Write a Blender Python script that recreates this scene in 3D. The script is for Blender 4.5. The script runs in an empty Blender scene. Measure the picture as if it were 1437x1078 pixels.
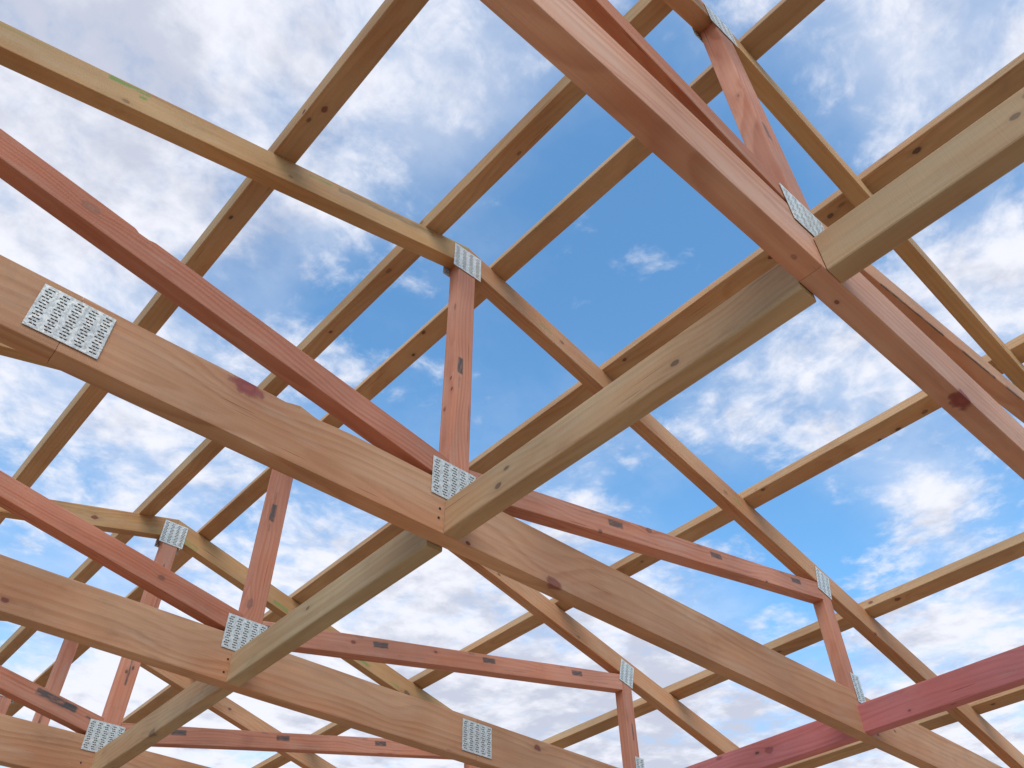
import bpy, bmesh, math, random
from mathutils import Matrix, Vector

scene = bpy.context.scene
COL = scene.collection
random.seed(7)
LIFT = 2.45                      # height of the underside of the bottom chords above the slab

# ------------------------------------------------------------------ camera
cam_d = bpy.data.cameras.new('camera'); cam = bpy.data.objects.new('camera', cam_d); COL.objects.link(cam)
cam_d.sensor_width = 36.0
cam_d.lens = 1168.58 / 1437 * 36.0
cam_d.clip_start = 0.02; cam_d.clip_end = 5000
RC = ((0.7430463763667714, -0.6691525029070232, -0.010817135548629037),
      (0.4602940967507927, 0.5227235656956842, -0.7175579547066293),
      (0.4858100730373784, 0.5281997744411262, 0.6964147982458166))
cm = Matrix(((RC[0][0], -RC[1][0], -RC[2][0]), (RC[0][1], -RC[1][1], -RC[2][1]), (RC[0][2], -RC[1][2], -RC[2][2]))).to_4x4()
cm.translation = Vector((-0.9819, -0.2758, -1.0595 + LIFT))
cam.matrix_world = cm
scene.camera = cam

# ------------------------------------------------------------------ node helpers
class NT:
    def __init__(s, tree): s.t = tree; s.n = tree.nodes; s.l = tree.links
    def new(s, typ, **kw):
        n = s.n.new(typ)
        for k, v in kw.items(): setattr(n, k, v)
        return n
    def put(s, sock, v):
        if hasattr(v, 'is_linked') or hasattr(v, 'links'): s.l.new(v, sock)
        else: sock.default_value = v
    def m(s, op, a, b=None, c=None, clamp=False):
        n = s.new('ShaderNodeMath', operation=op); n.use_clamp = clamp
        s.put(n.inputs[0], a)
        if b is not None: s.put(n.inputs[1], b)
        if c is not None: s.put(n.inputs[2], c)
        return n.outputs[0]
    def v(s, op, a, b=None):
        n = s.new('ShaderNodeVectorMath', operation=op)
        s.put(n.inputs[0], a)
        if b is not None: s.put(n.inputs[1], b)
        return n.outputs['Value'] if op in ('LENGTH', 'DOT_PRODUCT', 'DISTANCE') else n.outputs[0]
    def xyz(s, x, y, z):
        n = s.new('ShaderNodeCombineXYZ')
        for i, q in enumerate((x, y, z)): s.put(n.inputs[i], q)
        return n.outputs[0]
    def sep(s, v):
        n = s.new('ShaderNodeSeparateXYZ'); s.l.new(v, n.inputs[0]); return n.outputs
    def noise(s, vec, scale=1.0, detail=3.0, rough=0.5, dist=0.0):
        n = s.new('ShaderNodeTexNoise'); s.l.new(vec, n.inputs['Vector'])
        n.inputs['Scale'].default_value = scale; n.inputs['Detail'].default_value = detail
        n.inputs['Roughness'].default_value = rough; n.inputs['Distortion'].default_value = dist
        return n.outputs['Fac']
    def smooth(s, v, lo, hi, a=0.0, b=1.0):
        n = s.new('ShaderNodeMapRange', interpolation_type='SMOOTHSTEP')
        s.put(n.inputs[0], v)
        for i, q in enumerate((lo, hi, a, b)): s.put(n.inputs[i + 1], q)
        return n.outputs[0]
    def mix(s, f, a, b, blend='MIX'):
        n = s.new('ShaderNodeMix', data_type='RGBA', blend_type=blend)
        s.put(n.inputs[0], f)
        for i, q in ((6, a), (7, b)):
            if isinstance(q, tuple) and len(q) == 3: q = q + (1.0,)
            s.put(n.inputs[i], q)
        return n.outputs[2]

# ------------------------------------------------------------------ sky (world) and sun
SUN_EL, SUN_AZ = 44.0, 222.0     # azimuth measured clockwise from +Y: behind and left of the view, through thin cloud
w = bpy.data.worlds.new('World'); scene.world = w; w.use_nodes = True
W = NT(w.node_tree); W.n.clear()
out = W.new('ShaderNodeOutputWorld')
sky = W.new('ShaderNodeTexSky', sky_type='NISHITA')
sky.sun_disc = False; sky.sun_elevation = math.radians(SUN_EL); sky.sun_rotation = math.radians(SUN_AZ)
sky.air_density = 1.0; sky.dust_density = 0.4; sky.ozone_density = 2.0
tc = W.new('ShaderNodeTexCoord'); D = W.v('NORMALIZE', tc.outputs['Generated'])
dx, dy, dz = W.sep(D)
zz = W.m('MAXIMUM', dz, 0.06)
P = W.xyz(W.m('DIVIDE', dx, zz), W.m('DIVIDE', dy, zz), 0.0)
def blobs(lst, base):
    acc = base
    for (v, amp, rad) in lst:
        d = W.v('DOT_PRODUCT', D, v)
        e = W.m('EXPONENT', W.m('DIVIDE', W.m('SUBTRACT', d, 1.0), rad * rad / 2))
        acc = W.m('ADD', acc, W.m('MULTIPLY', e, amp))
    return acc
def pd(u, v):                    # a direction of the sky
    c = Vector(((u - 718.5) / 1168.58, (v - 539) / 1168.58, 1.0)).normalized()
    return tuple(RC[0][i] * c[0] + RC[1][i] * c[1] + RC[2][i] * c[2] for i in range(3))
COVER = [(pd(80, 80), .42, .19), (pd(890, 330), .05, .08), (pd(500, 190), -.02, .05), (pd(400, 70), .30, .12), (pd(630, 130), .36, .095), (pd(440, 290), .30, .045), (pd(40, 330), .12, .10), (pd(250, 300), .08, .08),
         (pd(100, 560), .20, .13), (pd(230, 680), .20, .08), (pd(330, 520), .05, .06), (pd(880, 370), -.36, .17), (pd(520, 430), -.20, .08), (pd(1260, 70), .16, .07),
         (pd(1380, 30), .20, .14), (pd(1120, 130), -.02, .06), (pd(1270, 240), .06, .06), (pd(1390, 400), .48, .065), (pd(1060, 560), .31, .10), (pd(1230, 530), .30, .07), (pd(1240, 620), .02, .05),
         (pd(1300, 690), .36, .05), (pd(980, 740), -.16, .10), (pd(1130, 770), -.2, .09), (pd(1400, 880), .32, .08), (pd(90, 790), -.16, .10), (pd(800, 660), .08, .08),
         (pd(150, 1000), .66, .12), (pd(560, 1000), .54, .18), (pd(900, 1010), .56, .17), (pd(620, 830), .07, .12), (pd(1330, 1080), .60, .12),
         (pd(430, 900), .25, .08), (pd(-900, 300), .25, .5), (pd(700, -1500), .25, .6)]
cov = blobs(COVER, -0.12)
Pw = W.v('ADD', P, W.v('SCALE', W.v('SUBTRACT', W.xyz(W.noise(P, 3.0, 4), W.noise(W.v('ADD', P, (7.3, 2.1, 0)), 3.0, 4), 0.5), (0.5, 0.5, 0.5))))
Pw.node.inputs[1].links[0].from_node.inputs['Scale'].default_value = 0.10
n_big = W.noise(Pw, 3.4, 8, 0.60, 0.1)
n_puff = W.noise(W.v('ADD', Pw, (3.1, 9.2, 1.0)), 15.0, 5, 0.62, 0.2)
dens = W.m('ADD', W.m('ADD', W.m('MULTIPLY', W.m('SUBTRACT', n_big, 0.5), 2.1), W.m('MULTIPLY', W.m('SUBTRACT', n_puff, 0.5), 0.95)), cov)
m1 = W.smooth(dens, -0.12, 0.46)
veil = W.smooth(W.m('ADD', W.m('MULTIPLY', W.m('SUBTRACT', W.noise(W.v('ADD', Pw, (8, 1, 5)), 2.2, 6, 0.6), 0.5), 0.9), cov), -0.25, 0.40, 0.0, 0.52)
mask = W.m('SUBTRACT', 1.0, W.m('MULTIPLY', W.m('SUBTRACT', 1.0, m1), W.m('SUBTRACT', 1.0, veil)))
grey = W.smooth(W.m('ADD', blobs([(pd(40, 40), .50, .20), (pd(250, 130), .25, .16), (pd(960, 1020), .55, .20), (pd(600, 960), .3, .15), (pd(1250, 950), .2, .12)], 0.0),
                    W.m('MULTIPLY', W.m('SUBTRACT', W.noise(W.v('ADD', Pw, (1.0, 4.0, 2.0)), 7.0, 6, 0.6), 0.5), 2.6)), -0.05, 0.75)
skycol = W.v('SCALE', sky.outputs[0]); skycol.node.inputs['Scale'].default_value = 1.0
tint = W.mix(1.0, sky.outputs[0], (0.98, 1.46, 1.56), 'MULTIPLY')
bg1 = W.new('ShaderNodeBackground'); W.l.new(tint, bg1.inputs[0]); bg1.inputs[1].default_value = 0.15
cl = W.mix(grey, (0.72, 0.735, 0.80), (0.47, 0.50, 0.60))
bg2 = W.new('ShaderNodeBackground'); W.l.new(cl, bg2.inputs[0]); bg2.inputs[1].default_value = 1.0
low = W.smooth(dz, -0.02, 0.03)
mx = W.new('ShaderNodeMixShader'); W.l.new(W.m('MULTIPLY', mask, low), mx.inputs[0]); W.l.new(bg1.outputs[0], mx.inputs[1]); W.l.new(bg2.outputs[0], mx.inputs[2])
W.l.new(mx.outputs[0], out.inputs[0])

sd = bpy.data.lights.new('sun', 'SUN'); sun = bpy.data.objects.new('sun', sd); COL.objects.link(sun)
sd.energy = 1.5; sd.angle = math.radians(42); sd.color = (1.0, 0.95, 0.88)
az, el = math.radians(SUN_AZ), math.radians(SUN_EL)
sv = Vector((math.sin(az) * math.cos(el), math.cos(az) * math.cos(el), math.sin(el)))
sun.rotation_euler = sv.to_track_quat('Z', 'Y').to_euler(); sun.location = (-4, -4, 9)

scene.view_settings.view_transform = 'Standard'; scene.view_settings.look = 'None'
scene.view_settings.exposure = 0.36; scene.view_settings.gamma = 1.0

# ------------------------------------------------------------------ wood
def wood(name, light, dark, ring=0.011, contrast=1.0, knots=(), marks=(), seed=0.0, weather=0.0):
    """light/dark: early and late wood.  knots: (x,y,z,r,strength,colour)  marks: (x,z,len,height,colour,strength,kind) on the face y=0, in member space"""
    mat = bpy.data.materials.new(name); mat.use_nodes = True
    T = NT(mat.node_tree); T.n.clear()
    o = T.new('ShaderNodeOutputMaterial'); b = T.new('ShaderNodeBsdfPrincipled'); T.l.new(b.outputs[0], o.inputs[0])
    co = T.new('ShaderNodeTexCoord').outputs['Object']
    rnd = T.new('ShaderNodeObjectInfo').outputs['Random']
    x, y, z = T.sep(co)
    off = T.m('ADD', T.m('MULTIPLY', rnd, 37.0), seed)
    offv = T.xyz(off, T.m('MULTIPLY', off, 0.71), T.m('MULTIPLY', off, 1.37))
    def stretch(sx, sy): return T.v('ADD', T.v('MULTIPLY', co, (sx, sy, sy)), offv)
    # rings around a pith that lies outside the board and wanders along its length
    nlow = T.noise(stretch(1.6, 4.0), 1.0, 2.0, 0.45)
    nmid = T.noise(stretch(3.5, 22.0), 1.0, 2.0, 0.5)
    bump = 0.0
    kc = None
    ked = T.noise(stretch(60, 60), 1.0, 2.0, 0.5)
    kmasks = []
    for (kx, ky, kz, kr, ks, kcol) in knots:
        if ks > 0.4: kr *= 0.85; ks *= 0.85
        dv = T.v('MULTIPLY', T.v('SUBTRACT', co, (kx, ky, kz)), (0.62, 1.0, 1.0))
        dist = T.v('LENGTH', dv)
        sw = T.m('EXPONENT', T.m('MULTIPLY', T.m('POWER', T.m('DIVIDE', dist, kr * 2.6), 2.0), -1.0))
        bump = T.m('ADD', bump, T.m('MULTIPLY', sw, kr * 1.1))
        dd = T.m('ADD', T.m('DIVIDE', dist, kr), T.m('MULTIPLY', T.m('SUBTRACT', ked, 0.5), 1.1))
        core = T.smooth(dd, 0.75, 1.15, 1.0, 0.0)
        halo = T.smooth(dd, 0.9, 2.6, 1.0, 0.0)
        tl = T.v('LENGTH', T.v('MULTIPLY', T.v('SUBTRACT', co, (kx, ky, kz)), (0.16, 1.0, 1.0)))
        halo = T.m('MAXIMUM', halo, T.smooth(T.m('ADD', T.m('DIVIDE', tl, kr), T.m('SUBTRACT', ked, 0.5)), 0.3, 1.3, 0.75, 0.0))
        kmasks.append((core, halo, dd, ks, kcol))
    yy = T.m('ADD', T.m('ADD', y, T.m('SUBTRACT', T.m('MULTIPLY', rnd, 0.05), 0.055)), T.m('MULTIPLY', nlow, 0.030))
    zz2 = T.m('ADD', T.m('ADD', z, T.m('SUBTRACT', T.m('MULTIPLY', T.m('FRACT', T.m('MULTIPLY', rnd, 7.7)), 0.14), 0.12)), T.m('MULTIPLY', nlow, 0.13))
    r = T.v('LENGTH', T.xyz(0.0, T.m('MULTIPLY', yy, 1.0), zz2))
    r = T.m('ADD', T.m('ADD', r, bump), T.m('MULTIPLY', nmid, 0.006))
    ph = T.m('FRACT', T.m('DIVIDE', r, ring))
    late = T.m('MULTIPLY', T.smooth(ph, 0.15, 0.80), T.smooth(ph, 0.80, 1.0, 1.0, 0.0))
    thick = T.noise(T.xyz(T.m('DIVIDE', r, ring * 2.2), off, 0.0), 1.0, 1.0)
    late = T.m('MULTIPLY', late, T.smooth(thick, 0.3, 0.7, 0.25, 1.0))
    fib = T.noise(stretch(9.0, 520.0), 1.0, 3.0, 0.6)
    fib2 = T.noise(stretch(2.2, 110.0), 1.0, 2.0, 0.5)
    blot = T.noise(stretch(2.6, 9.0), 1.0, 4.0, 0.55)
    fac = T.m('ADD', T.m('MULTIPLY', late, 0.62 * contrast), T.m('MULTIPLY', T.m('SUBTRACT', fib2, 0.42), 0.9 * contrast), clamp=True)
    col = T.mix(fac, light, dark)
    col = T.mix(T.smooth(blot, 0.35, 0.70, 0.0, 0.8), col, T.mix(1.0, col, (0.98, 0.80, 0.68), 'MULTIPLY'))
    col = T.mix(1.0, col, T.mix(fib, (0.86, 0.86, 0.86), (1.13, 1.13, 1.13)), 'MULTIPLY')
    # uneven dye, sun fading and faint transverse saw marks
    fade = T.noise(stretch(1.9, 3.0), 1.0, 3.0, 0.55)
    col = T.mix(1.0, col, T.mix(T.smooth(fade, 0.3, 0.7), (0.84, 0.81, 0.79), (1.15, 1.16, 1.17)), 'MULTIPLY')
    wash = T.noise(stretch(5.0, 30.0), 1.0, 4.0, 0.6)
    col = T.mix(T.smooth(wash, 0.52, 0.74, 0.0, 0.35), col, T.mix(0.5, col, (0.50, 0.40, 0.30)))
    saw = T.noise(T.xyz(T.m('MULTIPLY', x, 330.0), T.m('MULTIPLY', y, 14.0), T.m('MULTIPLY', z, 14.0)), 1.0, 2.0, 0.5)
    col = T.mix(1.0, col, T.mix(saw, (0.97, 0.97, 0.97), (1.03, 1.03, 1.03)), 'MULTIPLY')
    # dirt, boot marks and handling scuffs
    dirt = T.noise(stretch(7.0, 16.0), 1.0, 6.0, 0.65)
    col = T.mix(T.smooth(dirt, 0.54, 0.76, 0.0, 0.42 + 0.5 * weather), col, T.mix(1.0, col, (0.62, 0.60, 0.60), 'MULTIPLY'))
    if weather:
        gr = T.noise(stretch(1.6, 26.0), 1.0, 4.0, 0.6)
        col = T.mix(T.smooth(gr, 0.40, 0.70, 0.0, weather), col, (0.33, 0.265, 0.165))
    ck = T.noise(stretch(3.2, 210.0), 1.0, 1.5, 0.4)
    col = T.mix(T.m('MULTIPLY', T.smooth(ck, 0.725, 0.76), T.smooth(blot, 0.48, 0.56)), col, T.mix(1.0, col, (0.42, 0.36, 0.33), 'MULTIPLY'))
    # small pin knots and pitch flecks anywhere on the stick
    vo = T.new('ShaderNodeTexVoronoi'); T.l.new(stretch(6.5, 17.0), vo.inputs['Vector']); vo.inputs['Scale'].default_value = 1.0
    pin = T.m('MULTIPLY', T.smooth(vo.outputs['Distance'], 0.05, 0.13, 1.0, 0.0), T.smooth(T.sep(vo.outputs['Color'])[0], 0.93, 0.94))
    col = T.mix(T.m('MULTIPLY', pin, 0.5), col, (0.10, 0.045, 0.03))
    for core, halo, dd, ks, kcol in kmasks:
        rr = T.smooth(T.m('SINE', T.m('MULTIPLY', dd, 9.0)), -0.3, 0.9, 0.85, 1.1)
        rim = T.m('MULTIPLY', T.smooth(dd, 0.72, 0.95), T.smooth(dd, 1.0, 1.22, 1.0, 0.0))
        col = T.mix(T.m('MULTIPLY', halo, 0.38 * ks), col, T.mix(0.5, col, kcol))
        if ks < 0.4: continue
        col = T.mix(T.m('MULTIPLY', core, ks), col, T.mix(1.0, kcol, T.xyz(rr, rr, rr), 'MULTIPLY'))
        col = T.mix(T.m('MULTIPLY', rim, 0.3 * ks), col, (0.05, 0.022, 0.018))
    # printed grade stamps and paint marks on the wide face
    for (mx_, mz, ml, mh, mc, ms, kind) in marks:
        sk = T.m('MULTIPLY', T.m('SUBTRACT', T.noise(stretch(40, 90), 1.0, 3.0, 0.6), 0.5), 0.010)
        ax = T.m('ABSOLUTE', T.m('SUBTRACT', T.m('ADD', x, sk), mx_)); az_ = T.m('ABSOLUTE', T.m('SUBTRACT', T.m('ADD', z, T.m('MULTIPLY', sk, 0.6)), mz))
        k = T.m('MULTIPLY', T.smooth(ax, ml / 2 - 0.004, ml / 2 + 0.003, 1.0, 0.0), T.smooth(az_, mh / 2 - 0.0035, mh / 2 + 0.002, 1.0, 0.0))
        k = T.m('MULTIPLY', k, T.smooth(y, 0.002, 0.0035, 1.0, 0.0))
        if kind == 'stamp':
            tex = T.smooth(T.noise(stretch(38, 330), 1.0, 3.0, 0.6), 0.30, 0.62, 0.62, 1.0)
        else:
            tex = T.smooth(T.noise(stretch(22, 130), 1.0, 3.0, 0.6), 0.30, 0.56, 0.12, 1.0)
        col = T.mix(T.m('MULTIPLY', T.m('MULTIPLY', k, tex), ms), col, mc)
    T.l.new(col, b.inputs['Base Color'])
    T.put(b.inputs['Roughness'], T.smooth(fib, 0.3, 0.7, 0.62, 0.85))
    b.inputs['Specular IOR Level'].default_value = 0.22
    bp = T.new('ShaderNodeBump'); bp.inputs['Strength'].default_value = 0.35; bp.inputs['Distance'].default_value = 0.0012
    hgt = T.m('ADD', T.m('ADD', T.m('MULTIPLY', fib, 1.0), T.m('MULTIPLY', late, 0.5)), T.m('MULTIPLY', saw, 0.8))
    T.l.new(hgt, bp.inputs['Height']); T.l.new(bp.outputs[0], b.inputs['Normal'])
    return mat

RED = (0.16, 0.035, 0.03); BROWN = (0.15, 0.07, 0.045); DARK = (0.085, 0.05, 0.038); GRN = (0.20, 0.25, 0.07); INK = (0.075, 0.068, 0.065)
PAL = {                            # light, dark, ring, contrast, weather
    'chord':  ((0.560, 0.292, 0.160), (0.415, 0.178, 0.086), 0.023, 0.9, 0.0),
    'top':    ((0.52, 0.285, 0.128), (0.395, 0.190, 0.074), 0.014, 0.8, 0.05),
    'web':    ((0.58, 0.245, 0.155), (0.44, 0.145, 0.083), 0.012, 0.95, 0.0),
    'block':  ((0.50, 0.325, 0.185), (0.39, 0.222, 0.108), 0.016, 0.8, 0.16),
    'red':    ((0.62, 0.205, 0.19), (0.50, 0.135, 0.125), 0.018, 0.9, 0.0),
    'batten': ((0.51, 0.305, 0.160), (0.39, 0.200, 0.092), 0.014, 0.85, 0.08),
}
def pal(kind, name=None, seed=0.0, knots=(), marks=(), **ov):
    l, d, r_, c, wt = PAL[kind]
    return wood(name or kind, ov.get('light', l), ov.get('dark', d), r_, ov.get('contrast', c), knots, marks, seed, ov.get('weather', wt))

def metal():
    mat = bpy.data.materials.new('galvanised steel'); mat.use_nodes = True
    T = NT(mat.node_tree); b = T.n['Principled BSDF']
    co = T.new('ShaderNodeTexCoord').outputs['Object']
    vo = T.new('ShaderNodeTexVoronoi'); T.l.new(co, vo.inputs['Vector']); vo.inputs['Scale'].default_value = 260
    g = T.sep(vo.outputs['Color'])[0]; n = T.noise(co, 45.0, 4, 0.6)
    col = T.mix(g, (0.56, 0.50, 0.43), (0.80, 0.73, 0.64)); col = T.mix(T.smooth(n, 0.5, 0.75, 0, 0.45), col, (0.42, 0.39, 0.35))
    T.l.new(col, b.inputs['Base Color']); b.inputs['Metallic'].default_value = 0.3
    bp = T.new('ShaderNodeBump'); bp.inputs['Strength'].default_value = 0.6; bp.inputs['Distance'].default_value = 0.003; T.l.new(T.noise(co, 55.0, 2, 0.5), bp.inputs['Height']); T.l.new(bp.outputs[0], b.inputs['Normal'])
    T.put(b.inputs['Roughness'], T.smooth(g, 0, 1, 0.30, 0.5))
    return mat
STEEL = metal()
def nailmat():
    mat = bpy.data.materials.new('nail head'); mat.use_nodes = True
    b = mat.node_tree.nodes['Principled BSDF']; b.inputs['Base Color'].default_value = (0.06, 0.045, 0.04, 1); b.inputs['Metallic'].default_value = 0.6; b.inputs['Roughness'].default_value = 0.6
    return mat
NAIL = nailmat()
SOCKET_SHADE = bpy.data.materials.new('painted shade in the tooth sockets'); SOCKET_SHADE.use_nodes = True  # dark colour paints the shade of deep tooth holes in crushed wood
SOCKET_SHADE.node_tree.nodes['Principled BSDF'].inputs['Base Color'].default_value = (0.10, 0.05, 0.03, 1); SOCKET_SHADE.node_tree.nodes['Principled BSDF'].inputs['Roughness'].default_value = 0.95

# ------------------------------------------------------------------ mesh helpers
def link(o, parent=None):
    COL.objects.link(o)
    if parent is not None: o.parent = parent
    return o
def prism_mesh(name, poly, t, inv, bevel=0.0028):
    """poly: outline (x,z) in truss space, extruded y 0..t, stored in member space"""
    bm = bmesh.new()
    a = [bm.verts.new(inv @ Vector((px, 0.0, pz))) for px, pz in poly]
    c = [bm.verts.new(inv @ Vector((px, t, pz))) for px, pz in poly]
    n = len(poly)
    bm.faces.new(a); bm.faces.new(c[::-1])
    for i in range(n): bm.faces.new((a[i], c[i], c[(i + 1) % n], a[(i + 1) % n]))
    bmesh.ops.recalc_face_normals(bm, faces=bm.faces)
    if bevel:
        ed = [e for e in bm.edges if abs(e.verts[0].co.x - e.verts[1].co.x) > 0.8 * e.calc_length() and e.calc_length() > 0.02]
        bmesh.ops.bevel(bm, geom=ed, offset=bevel, segments=2, profile=0.6, affect='EDGES', clamp_overlap=True)
    me = bpy.data.meshes.new(name); bm.to_mesh(me); bm.free()
    for p_ in me.polygons: p_.use_smooth = False
    return me
def frame(ox, oz, ang):
    c, s = math.cos(ang), math.sin(ang)
    return Matrix(((c, 0, -s, ox), (0, 1, 0, 0), (s, 0, c, oz), (0, 0, 0, 1)))
def wavy(poly):
    # sawn timber is never quite straight: a slight bow and a little chatter along the long edges
    res = []; n = len(poly); ph = [random.uniform(0, 6.28) for _ in range(3)]
    for i in range(n):
        a, b = poly[i], poly[(i + 1) % n]; res.append(a)
        L = math.hypot(b[0] - a[0], b[1] - a[1])
        if L < 0.45: continue
        nx, nz = -(b[1] - a[1]) / L, (b[0] - a[0]) / L; m_ = int(L / 0.11)
        for j in range(1, m_):
            f = j / m_; s_ = (a[0] + (b[0] - a[0]) * f); env = min(1.0, 6 * f, 6 * (1 - f))
            d = env * (0.0009 * math.sin(s_ * 2.1 + ph[0]) + 0.0005 * math.sin(s_ * 6.3 + ph[1]) + random.uniform(-.00025, .00025))
            res.append((a[0] + (b[0] - a[0]) * f + nx * d, a[1] + (b[1] - a[1]) * f + nz * d))
    return res
def stick(name, poly, org, ang, root, kind, knots=(), marks=(), t=0.045, mat=None, **ov):
    M = frame(org[0], org[1], ang); inv = M.inverted()
    if mat is None:
        kn = []
        for (kx, kz, r_, s_, kc, *f) in knots:
            yv = f[0] if f else 0.0
            q = inv @ Vector((kx, yv, kz)); kn.append((q.x, q.y, q.z, r_, s_, kc))
        mk = []
        for (kx, kz, l_, h_, c_, s_, kd) in marks:
            q = inv @ Vector((kx, 0, kz)); mk.append((q.x, q.z, l_, h_, c_, s_, kd))
        mat = pal(kind, name + ' wood', random.uniform(0, 50), kn, mk, **ov)
    me = prism_mesh(name, wavy(poly), t, inv)
    me.materials.append(mat)
    o = bpy.data.objects.new(name, me); link(o, root); o.matrix_local = M
    return o

PLATES = {}
def plate_mesh(w_, h_, cols):
    key = (round(w_, 4), round(h_, 4), cols)
    if key in PLATES: return PLATES[key]
    bm = bmesh.new(); th = 0.0011
    def quad(x0, z0, x1, z1, y):
        vs = [bm.verts.new((x0, y, z0)), bm.verts.new((x1, y, z0)), bm.verts.new((x1, y, z1)), bm.verts.new((x0, y, z1))]
        bm.faces.new(vs if y <= 0 else vs[::-1])
    def wall(p, q):
        bm.faces.new([bm.verts.new((p[0], 0, p[1])), bm.verts.new((q[0], 0, q[1])), bm.verts.new((q[0], th, q[1])), bm.verts.new((p[0], th, p[1]))])
    pitch = w_ / cols; hw = 0.0084; rows = max(6, int(round((h_ - 0.010) / 0.0074))); pr = (h_ - 0.010) / rows
    z0, z1 = -h_ / 2, h_ / 2
    edges = [-w_ / 2]
    for c in range(cols):
        cx_ = -w_ / 2 + pitch * (c + 0.5)
        xa, xb = cx_ - hw, cx_ + hw; zs = z0 + 0.005
        for y in (0, th): quad(xa, z0, xb, zs, y); quad(xa, z1 - 0.005, xb, z1, y)
        for r_ in range(rows):
            za, zb = zs + r_ * pr, zs + (r_ + 1) * pr; hz = (za + zb) / 2; hz0, hz1 = hz - 0.0016, hz + 0.0016
            st_ = (xa + 0.0004, xa + 0.0072) if r_ % 2 else (xa + 0.0036, xa + 0.0104)
            xs = [xa]
            for q in st_: xs += [q, q + 0.0060]
            xs.append(xb)
            for y in (0, th):
                quad(xa, za, xb, hz0, y); quad(xa, hz1, xb, zb, y)
                for i in range(0, len(xs), 2): quad(xs[i], hz0, xs[i + 1], hz1, y)
            for q in st_:
                c4 = [(q, hz0), (q + 0.0060, hz0), (q + 0.0060, hz1), (q, hz1)]
                for i in range(4): wall(c4[i], c4[(i + 1) % 4])
                # the tooth root curling in from one end of each slot
                v = [bm.verts.new((q, 0.0002, hz0 + 0.0003)), bm.verts.new((q + 0.0013, 0.0022, hz0 + 0.0005)), bm.verts.new((q + 0.0013, 0.0022, hz1 - 0.0005)), bm.verts.new((q, 0.0002, hz1 - 0.0003))]
                bm.faces.new(v)
                fl = bm.faces.new([bm.verts.new((q - .0003, 0.0018, hz0 - .0003)), bm.verts.new((q + 0.0063, 0.0018, hz0 - .0003)), bm.verts.new((q + 0.0063, 0.0018, hz1 + .0003)), bm.verts.new((q - .0003, 0.0018, hz1 + .0003))]); fl.material_index = 1  # dark quad behind the slot, painted shade for a deep hole
        edges += [xa, xb]
    edges.append(w_ / 2)
    for i in range(0, len(edges), 2):
        for y in (0, th): quad(edges[i], z0, edges[i + 1], z1, y)
    c4 = [(-w_ / 2, z0), (w_ / 2, z0), (w_ / 2, z1), (-w_ / 2, z1)]
    for i in range(4): wall(c4[(i + 1) % 4], c4[i])
    bmesh.ops.remove_doubles(bm, verts=bm.verts, dist=0.00001)
    me = bpy.data.meshes.new('nail_plate'); bm.to_mesh(me); bm.free(); me.materials.append(STEEL); me.materials.append(SOCKET_SHADE)
    PLATES[key] = me; return me
def plate(root, cx_, cz_, w_, h_, cols, ang=0.0, both=True, t=0.045):
    me = plate_mesh(w_, h_, cols)
    o = bpy.data.objects.new('nail_plate', me); link(o, root)
    o.matrix_local = frame(cx_, cz_, ang + random.uniform(-.006, .006)) @ Matrix.Translation((0, -0.0027, 0))
    if both:
        o2 = bpy.data.objects.new('nail_plate', me); link(o2, root)
        o2.matrix_local = frame(cx_, cz_, ang + random.uniform(-.03, .03)) @ Matrix.Translation((random.uniform(-.008, .004), t + 0.0027, random.uniform(-.006, .004))) @ Matrix.Rotation(math.pi, 4, 'Z')

# ------------------------------------------------------------------ trusses
TA = 0.2651; SL = math.sqrt(1 + TA * TA); ANG = math.atan(TA); WT = 0.2001; WSL = math.sqrt(1 + WT * WT); WANG = math.atan(WT)
H0, BCD, TCD, WD, KW = 1.0052, 0.1438, 0.086, 0.0683, 0.0653
PX, PWD = 1.7325, 0.0591; HALF = 3.79
def empty(name, loc, label, cat, group=None):
    o = bpy.data.objects.new(name, None); o.empty_display_size = 0.2; o.location = loc; link(o)
    o['label'] = label; o['category'] = cat
    if group: o['group'] = group
    return o
def tag(o, label, cat, group=None):
    o['label'] = label; o['category'] = cat
    if group: o['group'] = group

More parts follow.
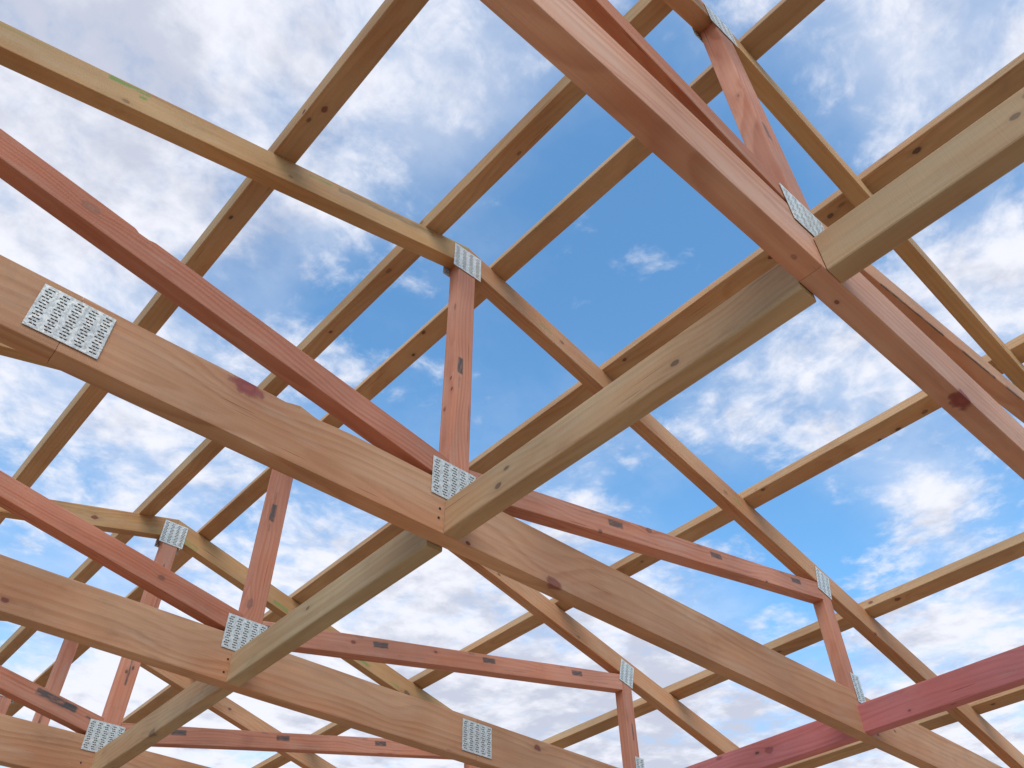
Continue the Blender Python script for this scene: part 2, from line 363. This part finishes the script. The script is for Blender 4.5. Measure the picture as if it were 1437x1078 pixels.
def truss(k, loc, lean, yaw, dh, splice, label, knots={}, marks={}, over={}, shared=None):
    root = empty('roof_truss', loc, label, 'roof truss', 'timber roof trusses standing in a row')
    root.rotation_euler = (-lean, 0, yaw)
    H = H0 + dh
    K = lambda n: knots.get(n, ()); MK = lambda n: marks.get(n, ()); OV = lambda n: over.get(n, {})
    def st(name, key, poly, org, ang, kind):
        mat = shared[kind] if shared else None
        return stick(name, poly, org, ang, root, kind, K(key), MK(key), mat=mat, **OV(key))
    # bottom chord: two lengths butted at the splice
    g = 0.0004
    xe = (H - BCD) / TA; xo = HALF
    top = over.get('bc_top', [])
    def clip(x0, x1):
        pts = []
        if x0 <= -xo: pts += [(-xo, 0.0)]
        else: pts += [(x0, BCD), (x0, 0.0)]
        if x1 >= xo: pts += [(xo, 0.0), (xe, BCD)]
        else: pts += [(x1, 0.0), (x1, BCD)]
        pts += [q for q in sorted(top, reverse=True) if x0 < q[0] < x1]
        if x0 <= -xo: pts += [(-xe, BCD)]
        return pts
    for key, x0, x1 in (('bcL', -9, splice - g), ('bcR', splice + g, 9)):
        st('bottom_chord', key, clip(x0, x1), (splice, 0.0), 0.0, 'chord')
    # top chords
    for s, key in ((-1, 'tcL'), (1, 'tcR')):
        X1 = s * 4.25
        poly = [(s * 0.0005, H), (X1, H - TA * 4.25), (X1 + s * TCD * TA / SL, H - TA * 4.25 + TCD / SL), (s * 0.0005, H + TCD * SL)]
        st('top_chord', key, poly, (0.0, H), -s * ANG, 'top')
    # king post, webs, struts
    hk = KW / 2
    st('king_post', 'kp', [(-hk, BCD + .0005), (hk, BCD + .0005), (hk, H - TA * hk - .0005), (0, H - .0005), (-hk, H - TA * hk - .0005)], (0, 0.2), math.pi / 2, 'web')
    xl, xr = PX - PWD / 2, PX + PWD / 2
    for s, key in ((-1, 'wbL'), (1, 'wbR')):
        lo = lambda x: 0.141 + WT * x
        xa = hk + 0.0006; xb = xl - 0.0006
        zt = lambda x: min(lo(x) + WD * WSL, H - TA * x - .0005)
        poly = [(xa, max(lo(xa), BCD + .0005)), (xb, lo(xb)), (xb, zt(xb)), (xa, zt(xa))]
        if s == -1:
            nick = over.get('nick')
            poly = [(-a, b_) for a, b_ in poly]
            if nick:
                i = poly.index(poly[3]); poly = poly[:3] + [(-q, lo(q) + WD * WSL - dpt) for q, dpt in nick] + poly[3:]
        st('web', key, poly, (0.0, 0.141), s * WANG, 'web')
    for s, key in ((-1, 'stL'), (1, 'stR')):
        poly = [(s * xl, BCD + .0005), (s * xr, BCD + .0005), (s * xr, H - TA * xr - .0005), (s * xl, H - TA * xl - .0005)]
        st('strut', key, poly, (s * PX, 0.2), math.pi / 2, 'web')
    # toothed steel nail plates on both faces of every joint
    plate(root, -0.001, 1.0155 + dh, 0.106, 0.107, 4)
    plate(root, -0.014, 0.149, 0.130, 0.107, 5)
    for s in (-1, 1):
        plate(root, s * 1.739, 0.563 + dh * .5, 0.082, 0.104, 3, -s * ANG)
        plate(root, s * 1.757, 0.160, 0.052, 0.104, 2)
    if abs(splice) > 0.5: plate(root, splice, 0.074, 0.132, 0.107, 5, over.get('spang', 0.0))
    return root

DEEP = dict(light=(0.53, 0.205, 0.125), dark=(0.39, 0.115, 0.062))
PINKTOP = dict(light=(0.53, 0.268, 0.135), dark=(0.42, 0.17, 0.08))
# (x,z,r,strength,colour[,y]) knots, (x,z,len,height,colour,strength,kind) marks, in truss space
def stampset(xs, ln=0.062, h=0.021, dzz=0.045, st=0.9):
    r = []
    for i, xx in enumerate(xs):
        zz_ = 0.141 + WT * xx + dzz
        r.append((xx, zz_, ln, h, INK, st, 'stamp'))
        r.append((xx - 0.085, zz_, 0.030, 0.008, (0.2, 0.13, 0.11), 0.6, 'smear'))
        r.append((xx + 0.13, zz_ - .002, 0.12, 0.004, (0.2, 0.13, 0.11), 0.6, 'smear'))
    return r
T1 = truss(1, (0.0001, 0.0, LIFT + 0.0136), 0.0058, -0.0095, -0.0116, -0.040,
    'nearest pine roof truss, its pinkish bottom chord crossing the upper right corner',
    knots={'bcR': [(0.437, 0.0, 0.022, .95, (0.22, 0.03, 0.03), 0.010), (0.045, 0.0, 0.004, .9, RED, 0.028)],
           'bcL': [(-0.46, 0.0, 0.028, 0.39, (0.36, 0.09, 0.06), 0.002), (-0.09, 0.0, 0.005, 0.5, RED, .02)],
           'kp': [(-0.028, 0.62, 0.006, 1, DARK, 0.018)], 'tcL': [], 'tcR': [(1.22, .69, .006, .9, DARK)]},
    marks={'kp': [(-0.012, 0.47, 0.065, 0.016, INK, .7, 'stamp')],
           'wbR': [(0.40, 0.2225, 0.30, 0.010, DARK, .8, 'smear'), (0.72, 0.287, 0.24, 0.010, DARK, .8, 'smear'), (1.0, 0.345, 0.2, 0.012, DARK, .7, 'smear')]},
    over={'bcL': dict(light=(0.61, 0.31, 0.20), dark=(0.47, 0.20, 0.12)), 'bcR': dict(light=(0.62, 0.315, 0.205), dark=(0.48, 0.20, 0.12)),
          'wbL': dict(light=(0.46, 0.185, 0.10), dark=(0.36, 0.09, 0.045)), 'tcL': PINKTOP, 'wbR': dict(light=(0.55, 0.27, 0.15), dark=(0.43, 0.165, 0.075))})
T2 = truss(2, (0.0, 0.987, LIFT), 0.0, -0.0036, 0.0, -0.8952,
    'central pine roof truss, its bottom chord with a steel plate and red knot at left',
    knots={'bcR': [(-0.555, 0.127, 0.024, 1.0, (0.27, 0.05, 0.055)), (-0.47, 0.09, 0.04, 0.3, (0.45, 0.2, 0.12)), (0.31, 0.006, 0.018, .95, (0.24, 0.07, 0.05)), (0.28, 0.05, 0.035, 0.3, (0.45, 0.17, 0.11)), (0.036, 0.006, 0.006, 1, RED), (1.80, 0.02, 0.008, .8, RED), (1.937, .064, .005, .8, RED)],
           'wbL': [(-0.961, 0.372, 0.013, 0.75, (0.30, 0.13, 0.08))],
           'wbR': [(.72, .345, .010, .7, BROWN), (.50, .245, .006, .8, BROWN), (1.33, .41, .005, .8, BROWN)],
           'tcL': [(-1.01, 0.752, 0.007, 0.6, BROWN), (-.60, .87, .005, .6, BROWN), (-.22, 1.005, .02, .25, DARK)], 'tcR': [(0.403, 0.938, 0.007, 0.8, BROWN), (1.20, .72, .008, .6, BROWN), (2.05, .465, .006, .8, RED)],
           'kp': [(-0.0325, 0.50, 0.005, 1, RED, 0.01), (-0.0325, 0.455, 0.005, 1, RED, 0.004), (-0.0325, .40, .006, .8, RED, .03)]},
    marks={'kp': [(-0.010, 0.555, 0.060, 0.019, INK, 0.95, 'stamp'), (-0.010, 0.49, 0.040, 0.010, (0.2, .13, .11), 0.5, 'smear')],
           'wbR': stampset([0.57, 1.053, 1.536]),
           'tcL': [(-1.02, 0.812, 0.095, 0.016, GRN, 0.95, 'smear'), (-0.985, 0.80, 0.02, 0.012, GRN, .9, 'smear'), (-0.52, 0.936, 0.07, 0.011, GRN, 0.8, 'smear'), (-1.28, 0.74, 0.2, 0.01, GRN, 0.35, 'smear'),
                   (-.30, .995, .34, .022, (.16, .13, .09), .55, 'smear'), (-.05, 1.07, .1, .012, GRN, .5, 'smear')],
           'tcR': [(0.33, 0.953, 0.055, 0.010, GRN, 0.8, 'smear'), (1.264, 0.712, 0.05, 0.012, GRN, 0.8, 'smear'), (0.62, 0.868, .2, .004, GRN, .5, 'smear')]},
    over={'tcR': PINKTOP, 'wbL': DEEP, 'nick': [(0.874, 0.0), (0.862, 0.007), (0.838, 0.006), (0.822, 0.0)],
          'bc_top': [(-0.62, BCD), (-0.50, 0.1415), (-0.435, 0.1395), (-0.42, 0.1425), (-0.385, 0.1375), (-0.30, BCD), (-.795, BCD - .0015)], 'spang': -0.01})
T3 = truss(3, (-0.0055, 1.9675, LIFT - 0.0076), 0.0052, -0.0013, 0.0035, 0.8955,
    'third pine roof truss, steel plate on its bottom chord near the bottom edge',
    knots={'bcL': [(-0.657, 0.031, 0.008, .9, RED), (-.2, .09, .03, .2, BROWN), (.55, .07, .02, .2, BROWN)], 'bcR': [(1.184, 0.114, 0.012, .9, RED)], 'kp': [(-0.020, 0.255, 0.012, 0.75, (0.25, 0.11, 0.08))],
           'wbR': [(.36, .255, .006, .8, RED), (.7, .33, .005, .8, RED)], 'tcR': [(1.0, .765, .006, .8, DARK), (1.45, .64, .006, .7, BROWN)], 'wbL': [(-.30, .235, .008, .7, BROWN)]},
    marks={'kp': [(-0.012, 0.599, 0.070, 0.020, INK, 0.95, 'stamp'), (-0.014, 0.66, 0.05, 0.006, INK, 0.5, 'smear'), (-0.014, 0.54, 0.03, 0.006, INK, 0.5, 'smear')],
           'wbR': stampset([0.05, 0.468, 0.950, 1.425], st=.95), 'stR': [(1.738, 0.313, 0.07, 0.010, INK, .8, 'stamp')]}, over={'tcR': PINKTOP, 'wbL': DEEP, 'kp': dict(light=(.52, .21, .13), dark=(.42, .14, .08))})
T4 = truss(4, (-0.0104, 2.9848, LIFT - 0.0105), -0.0117, -0.0006, 0.0096, -0.895,
    'fourth pine roof truss, ridge plate at lower left, green marks on its yellow top chord',
    knots={'tcL': [(-.33, .965, .010, .9, RED), (-.62, .90, .006, .6, BROWN)], 'tcR': [(1.30, .69, .012, .8, DARK), (1.55, .64, .008, .8, DARK)], 'kp': [(.01, .42, .006, .9, DARK), (-.01, .40, .006, .9, DARK)]},
    marks={'tcR': [(0.56, 0.885, 0.085, 0.018, GRN, 0.95, 'smear'), (1.03, 0.765, 0.085, 0.018, GRN, 0.95, 'smear'), (0.06, 1.01, 0.12, 0.03, GRN, 0.5, 'smear'), (1.22, .71, .06, .01, GRN, .7, 'smear')],
           'wbR': stampset([0.253, 0.692, 1.177], st=.95), 'wbL': [(-0.215, 0.233, 0.15, 0.026, INK, .9, 'smear'), (-0.16, 0.222, 0.05, 0.022, INK, .95, 'stamp'), (-0.07, .20, .06, .008, INK, .8, 'smear')],
           'kp': [(0.0, 0.60, 0.12, 0.012, INK, .7, 'smear'), (0.0, 0.40, 0.10, 0.010, INK, .8, 'smear'), (0, .85, .06, .008, INK, .7, 'smear')]})
SH = {k: pal(k, 'far truss ' + k, 11.0, [(0.9, 0.0, 0.04, 0.008, .9, RED), (0.12, 0.0, 0.01, 0.007, .9, RED)], [(0.35, 0.01, 0.12, 0.012, INK, .7, 'smear')] if k == 'web' else [], **(PINKTOP if k == 'top' else {})) for k in ('chord', 'top', 'web')}
T5 = truss(5, (-0.0137, 4.0021, LIFT), -0.0006, 0.0066, 0.003, 0.895,
    'fifth pine roof truss, red king post seen behind the lower left webs', shared=SH)
T6 = truss(6, (-0.012, 5.005, LIFT), 0.0, 0.004, 0.0, -0.895,
    'farthest pine roof truss, only red post tip showing at the lower left edge', shared=SH)

# ------------------------------------------------------------------ purlins lying on the top chords
def beam_mesh(name, L0, L1, w_, t_, bevel, segs=28, bow=0.0):
    """cross-section local y 0..w, z 0..t, long axis x, sliced so it can bow a little"""
    bm = bmesh.new(); rings = []
    r = bevel
    prof = []
    for cx_, cz_, a0 in ((w_ - r, r, -90), (w_ - r, t_ - r, 0), (r, t_ - r, 90), (r, r, 180)):
        for i in range(3):
            a = math.radians(a0 + 45 * i); prof.append((cx_ + r * math.cos(a), cz_ + r * math.sin(a)))
    rs = random.Random(name + str(L1)); p1, p2 = rs.uniform(0, 6), rs.uniform(0, 6)
    for i in range(segs + 1):
        x = L0 + (L1 - L0) * i / segs
        dy = bow * math.sin(x * 1.1 + p1); dz_ = bow * 0.4 * math.sin(x * 1.7 + p2)
        rings.append([bm.verts.new((x, a + dy, b + dz_)) for a, b in prof])
    n = len(prof)
    for a, b in zip(rings, rings[1:]):
        for j in range(n): bm.faces.new((a[j], a[(j + 1) % n], b[(j + 1) % n], b[j]))
    bm.faces.new(rings[0]); bm.faces.new(rings[-1][::-1])
    bmesh.ops.recalc_face_normals(bm, faces=bm.faces)
    me = bpy.data.meshes.new(name); bm.to_mesh(me); bm.free(); return me
PU = [(-0.6234, -0.0075, 'roof purlin crossing the cloudy upper left, with two dark knots'),
      (-0.1293, -0.0057, 'roof purlin just left of the ridge, crossing above the central ridge plate'),
      (0.1268, -0.0012, 'roof purlin just right of the ridge, passing behind the central red king post'),
      (0.6231, 0.0020, 'roof purlin running alongside and just above the line of greenish blocking beams'),
      (1.3387, 0.0047, 'roof purlin with a long dark streak, next below the line of greenish blocking beams'),
      (2.0528, 0.0031, 'roof purlin crossing the right edge above the pink red blocking beam'),
      (2.7665, 0.0013, 'lowest roof purlin, seen just under the pink red blocking beam')]
PK = {0: [(1.25, .02, 0, .006, 1, DARK), (.80, .035, 0, .008, .9, RED), (.84, .0, .01, .006, 1, RED), (.85, .02, .0, .006, .9, BROWN)], 1: [(.62, .05, 0, .006, .7, BROWN), (1.55, .03, 0, .006, 1, RED), (1.2, .02, 0, .009, .7, BROWN), (1.0, .0, .03, .006, .7, BROWN), (2.3, .03, 0, .006, 1, DARK), (.33, .04, 0, .012, .8, BROWN)],
      2: [(1.45, .045, 0, .006, 1, DARK), (1.35, .01, 0, .006, .9, RED), (2.25, .03, .0, .012, .7, RED)], 3: [(.32, .03, 0, .008, 1, RED), (-.15, .03, 0, .009, 1, DARK), (.20, .0, .02, .006, 1, BROWN), (.12, .035, 0, .007, .9, DARK), (.9, .02, 0, .006, .9, RED)],
      4: [(.30, .05, 0, .008, .8, BROWN), (.40, .06, 0, .007, .9, DARK), (.47, .064, 0, .005, .9, DARK), (.90, .01, 0, .006, .9, BROWN), (1.5, .03, 0, .006, .8, BROWN)], 5: [(.85, .02, 0, .010, .9, RED), (.95, .0, .02, .007, .9, RED), (1.4, .03, 0, .008, .8, BROWN)], 6: [(.9, .03, 0, .007, .9, DARK)]}
PWID, PTH = 0.0671, 0.0411
LBL = {0: dict(weather=.1), 3: dict(weather=.05)}
for i, (px, py, lab) in enumerate(PU):
    s = 1 if px > 0 else -1
    u = Vector((1, 0, -s * TA)).normalized(); nn = Vector((s * TA, 0, 1)).normalized()
    d = (Vector((0, 1, 0)) + u * py).normalized(); u2 = (u - d * u.dot(d)).normalized()
    # local x = along the purlin, y = uphill-to-+X across, z = out of the roof
    base = Vector((px, 0, LIFT + H0 + TCD * SL - TA * abs(px))) - u * PWID / 2
    zc = d.cross(u2)
    if zc.z < 0: ax = (d, -u2, d.cross(-u2)); base = base + u2 * PWID
    else: ax = (d, u2, zc)
    me = beam_mesh('roof_purlin', -1.35, 6.1, PWID, PTH, 0.0028, 40, 0.0012)
    kn = [(x_, (PWID - y_) if ax[1] != u2 else y_, z_, r_, s_, c_) for x_, y_, z_, r_, s_, c_ in PK[i]]
    me.materials.append(pal('batten', 'purlin wood', 3.7 * i + 1, kn, **LBL.get(i, {})))
    o = bpy.data.objects.new('roof_purlin', me); link(o)
    o.matrix_world = Matrix(((ax[0].x, ax[1].x, ax[2].x, base.x), (ax[0].y, ax[1].y, ax[2].y, base.y), (ax[0].z, ax[1].z, ax[2].z, base.z), (0, 0, 0, 1)))
    tag(o, lab, 'purlin', 'roof purlins laid across the trusses')

# ------------------------------------------------------------------ blocking between the bottom chords
def nail(root, x, y, z, r=0.0032):
    bm = bmesh.new()
    bmesh.ops.create_cone(bm, cap_ends=True, segments=14, radius1=r, radius2=r * .9, depth=0.0016)
    me = bpy.data.meshes.new('nail_head'); bm.to_mesh(me); bm.free(); me.materials.append(NAIL)
    o = bpy.data.objects.new('nail_head', me); link(o, root)
    o.matrix_local = Matrix.Translation((x, y, z))
    return o
def block(x, y0, y1, z, h, kind, knots, lab, grp, name='blocking_beam', nails=(), **ov):
    # origin at the near end, local x along +Y, local y towards -X ... 0..45 mm
    L = y1 - y0
    me = beam_mesh(name, 0.0, L, 0.045, h, 0.004, 14, 0.0006)
    kn = [(ky - y0, (0.045 if kf == 's' else 0.02), kz, r_, s_, c_) for ky, kz, r_, s_, c_, kf in knots]
    me.materials.append(pal(kind, name + ' wood', random.uniform(0, 40), kn, **ov))
    o = bpy.data.objects.new(name, me); link(o)
    o.matrix_world = Matrix(((0, -1, 0, x + 0.045), (1, 0, 0, y0), (0, 0, 1, LIFT + z), (0, 0, 0, 1)))
    tag(o, lab, 'blocking beam', grp)
    return o
GB = 'greenish tan blocking beams between the bottom chords'; GR = 'pink red blocking beams between the bottom chords'
Y2, Y3, Y4, Y5 = 0.987, 1.9675, 2.9848, 4.0021
B0 = block(-0.0283, -0.95, -0.0012, 0.0105, 0.0905, 'block', [(-0.33, 0.045, 0.006, .7, DARK, 's'), (-.36, .07, .007, .5, DARK, 's')], 'thick greenish blocking beam running off the right edge, nearest the camera', GB)
B1 = block(-0.0359, 0.0465, Y2 - .0012, -0.0004, 0.0908, 'block', [(0.802, 0.028, 0.008, .9, (.12, .07, .05), 's'), (0.31, 0.028, 0.007, .8, DARK, 's'), (0.774, 0.060, 0.006, .8, DARK, 's'), (.2, .075, .025, .25, DARK, 's')], 'long greenish blocking beam across the middle of the picture, ending against the central truss', GB)
B2 = block(-0.0444, Y2 + 0.0490, Y3 - .0012, -0.0100, 0.0908, 'block', [(1.55, .06, .006, .7, DARK, 's')], 'pale greenish blocking beam below the centre, between the second and third trusses', GB, light=(0.53, 0.37, 0.21))
B3 = block(-0.036, Y3 + 0.0475, Y4 - .0012, -0.0046, 0.0908, 'block', [(2.47, .004, .016, .8, (.17, .11, .07), 's')], 'greenish blocking beam at the lower left, ending beside the lowest nail plate', GB)
B4 = block(-0.040, Y4 + 0.0475, Y5 - .0012, -0.004, 0.0908, 'block', [], 'farthest greenish blocking beam, hidden at the bottom left behind the fourth bottom chord', GB) if False else None
R1 = block(1.7134, 0.0465, Y2 - .0052, 0.0034, 0.0925, 'red', [(.816, .02, .004, .8, RED, 's')], 'pink red blocking beam running off the right edge near the lower right corner', GR)
R2 = block(1.7226, Y2 + 0.0425, Y3 + .0, 0.0034, 0.0925, 'red', [(1.399, .054, .006, 1, DARK, 's'), (1.35, .05, .012, .6, RED, 's')], 'shorter pink red blocking beam at the bottom edge, left of the lower right joint', GR)
# skew nails driven through the bottom chords beside the blocks
def chord_nails(tr, pts):
    for (x_, z_) in pts:
        o = nail(tr, x_, -0.0006, z_); o.matrix_local = Matrix.Translation((x_, -0.0006, z_)) @ Matrix.Rotation(math.pi / 2, 4, 'X')
chord_nails(T2, [(-0.050, 0.062), (-0.052, 0.036)])
chord_nails(T3, [(-0.048, 0.066), (-0.052, 0.026)])
chord_nails(T4, [(-0.062, 0.052)])

# ------------------------------------------------------------------ ground
def bounce_floor():  # unseen floor; its warm colour is chosen to bounce warmth onto timber undersides
    mat = bpy.data.materials.new('warm bounce floor'); mat.use_nodes = True
    T = NT(mat.node_tree); b = T.n['Principled BSDF']; co = T.new('ShaderNodeTexCoord').outputs['Object']
    n = T.noise(co, 1.3, 8, 0.6); n2 = T.noise(co, 40, 5, 0.6)
    c = T.mix(T.smooth(n, .3, .7), (0.37, 0.27, 0.175), (0.46, 0.34, 0.225)); c = T.mix(T.smooth(n2, .4, .7, 0, .3), c, (0.36, 0.24, 0.14))
    T.l.new(c, b.inputs['Base Color']); b.inputs['Roughness'].default_value = 0.85; return mat
def dirtmat():
    mat = bpy.data.materials.new('dirt'); mat.use_nodes = True
    T = NT(mat.node_tree); b = T.n['Principled BSDF']; co = T.new('ShaderNodeTexCoord').outputs['Object']
    n = T.noise(co, .6, 8, 0.65); c = T.mix(n, (0.20, 0.15, 0.10), (0.34, 0.28, 0.20))
    T.l.new(c, b.inputs['Base Color']); b.inputs['Roughness'].default_value = 0.95; return mat
def sheet(name, x0, y0, x1, y1, z, th, mat):
    bm = bmesh.new(); bmesh.ops.create_cube(bm, size=1.0)
    for v in bm.verts: v.co = Vector(((x0 + x1) / 2 + v.co.x * (x1 - x0), (y0 + y1) / 2 + v.co.y * (y1 - y0), z - th / 2 + v.co.z * th))
    me = bpy.data.meshes.new(name); bm.to_mesh(me); bm.free(); me.materials.append(mat)
    o = bpy.data.objects.new(name, me); link(o); o['kind'] = 'structure'; return o
sheet('ground', -1500, -1500, 1500, 1500, -0.12, 0.5, dirtmat())
sheet('unseen_bounce_floor', -4.2, -4.0, 4.2, 9.0, 0.0, 0.16, bounce_floor())
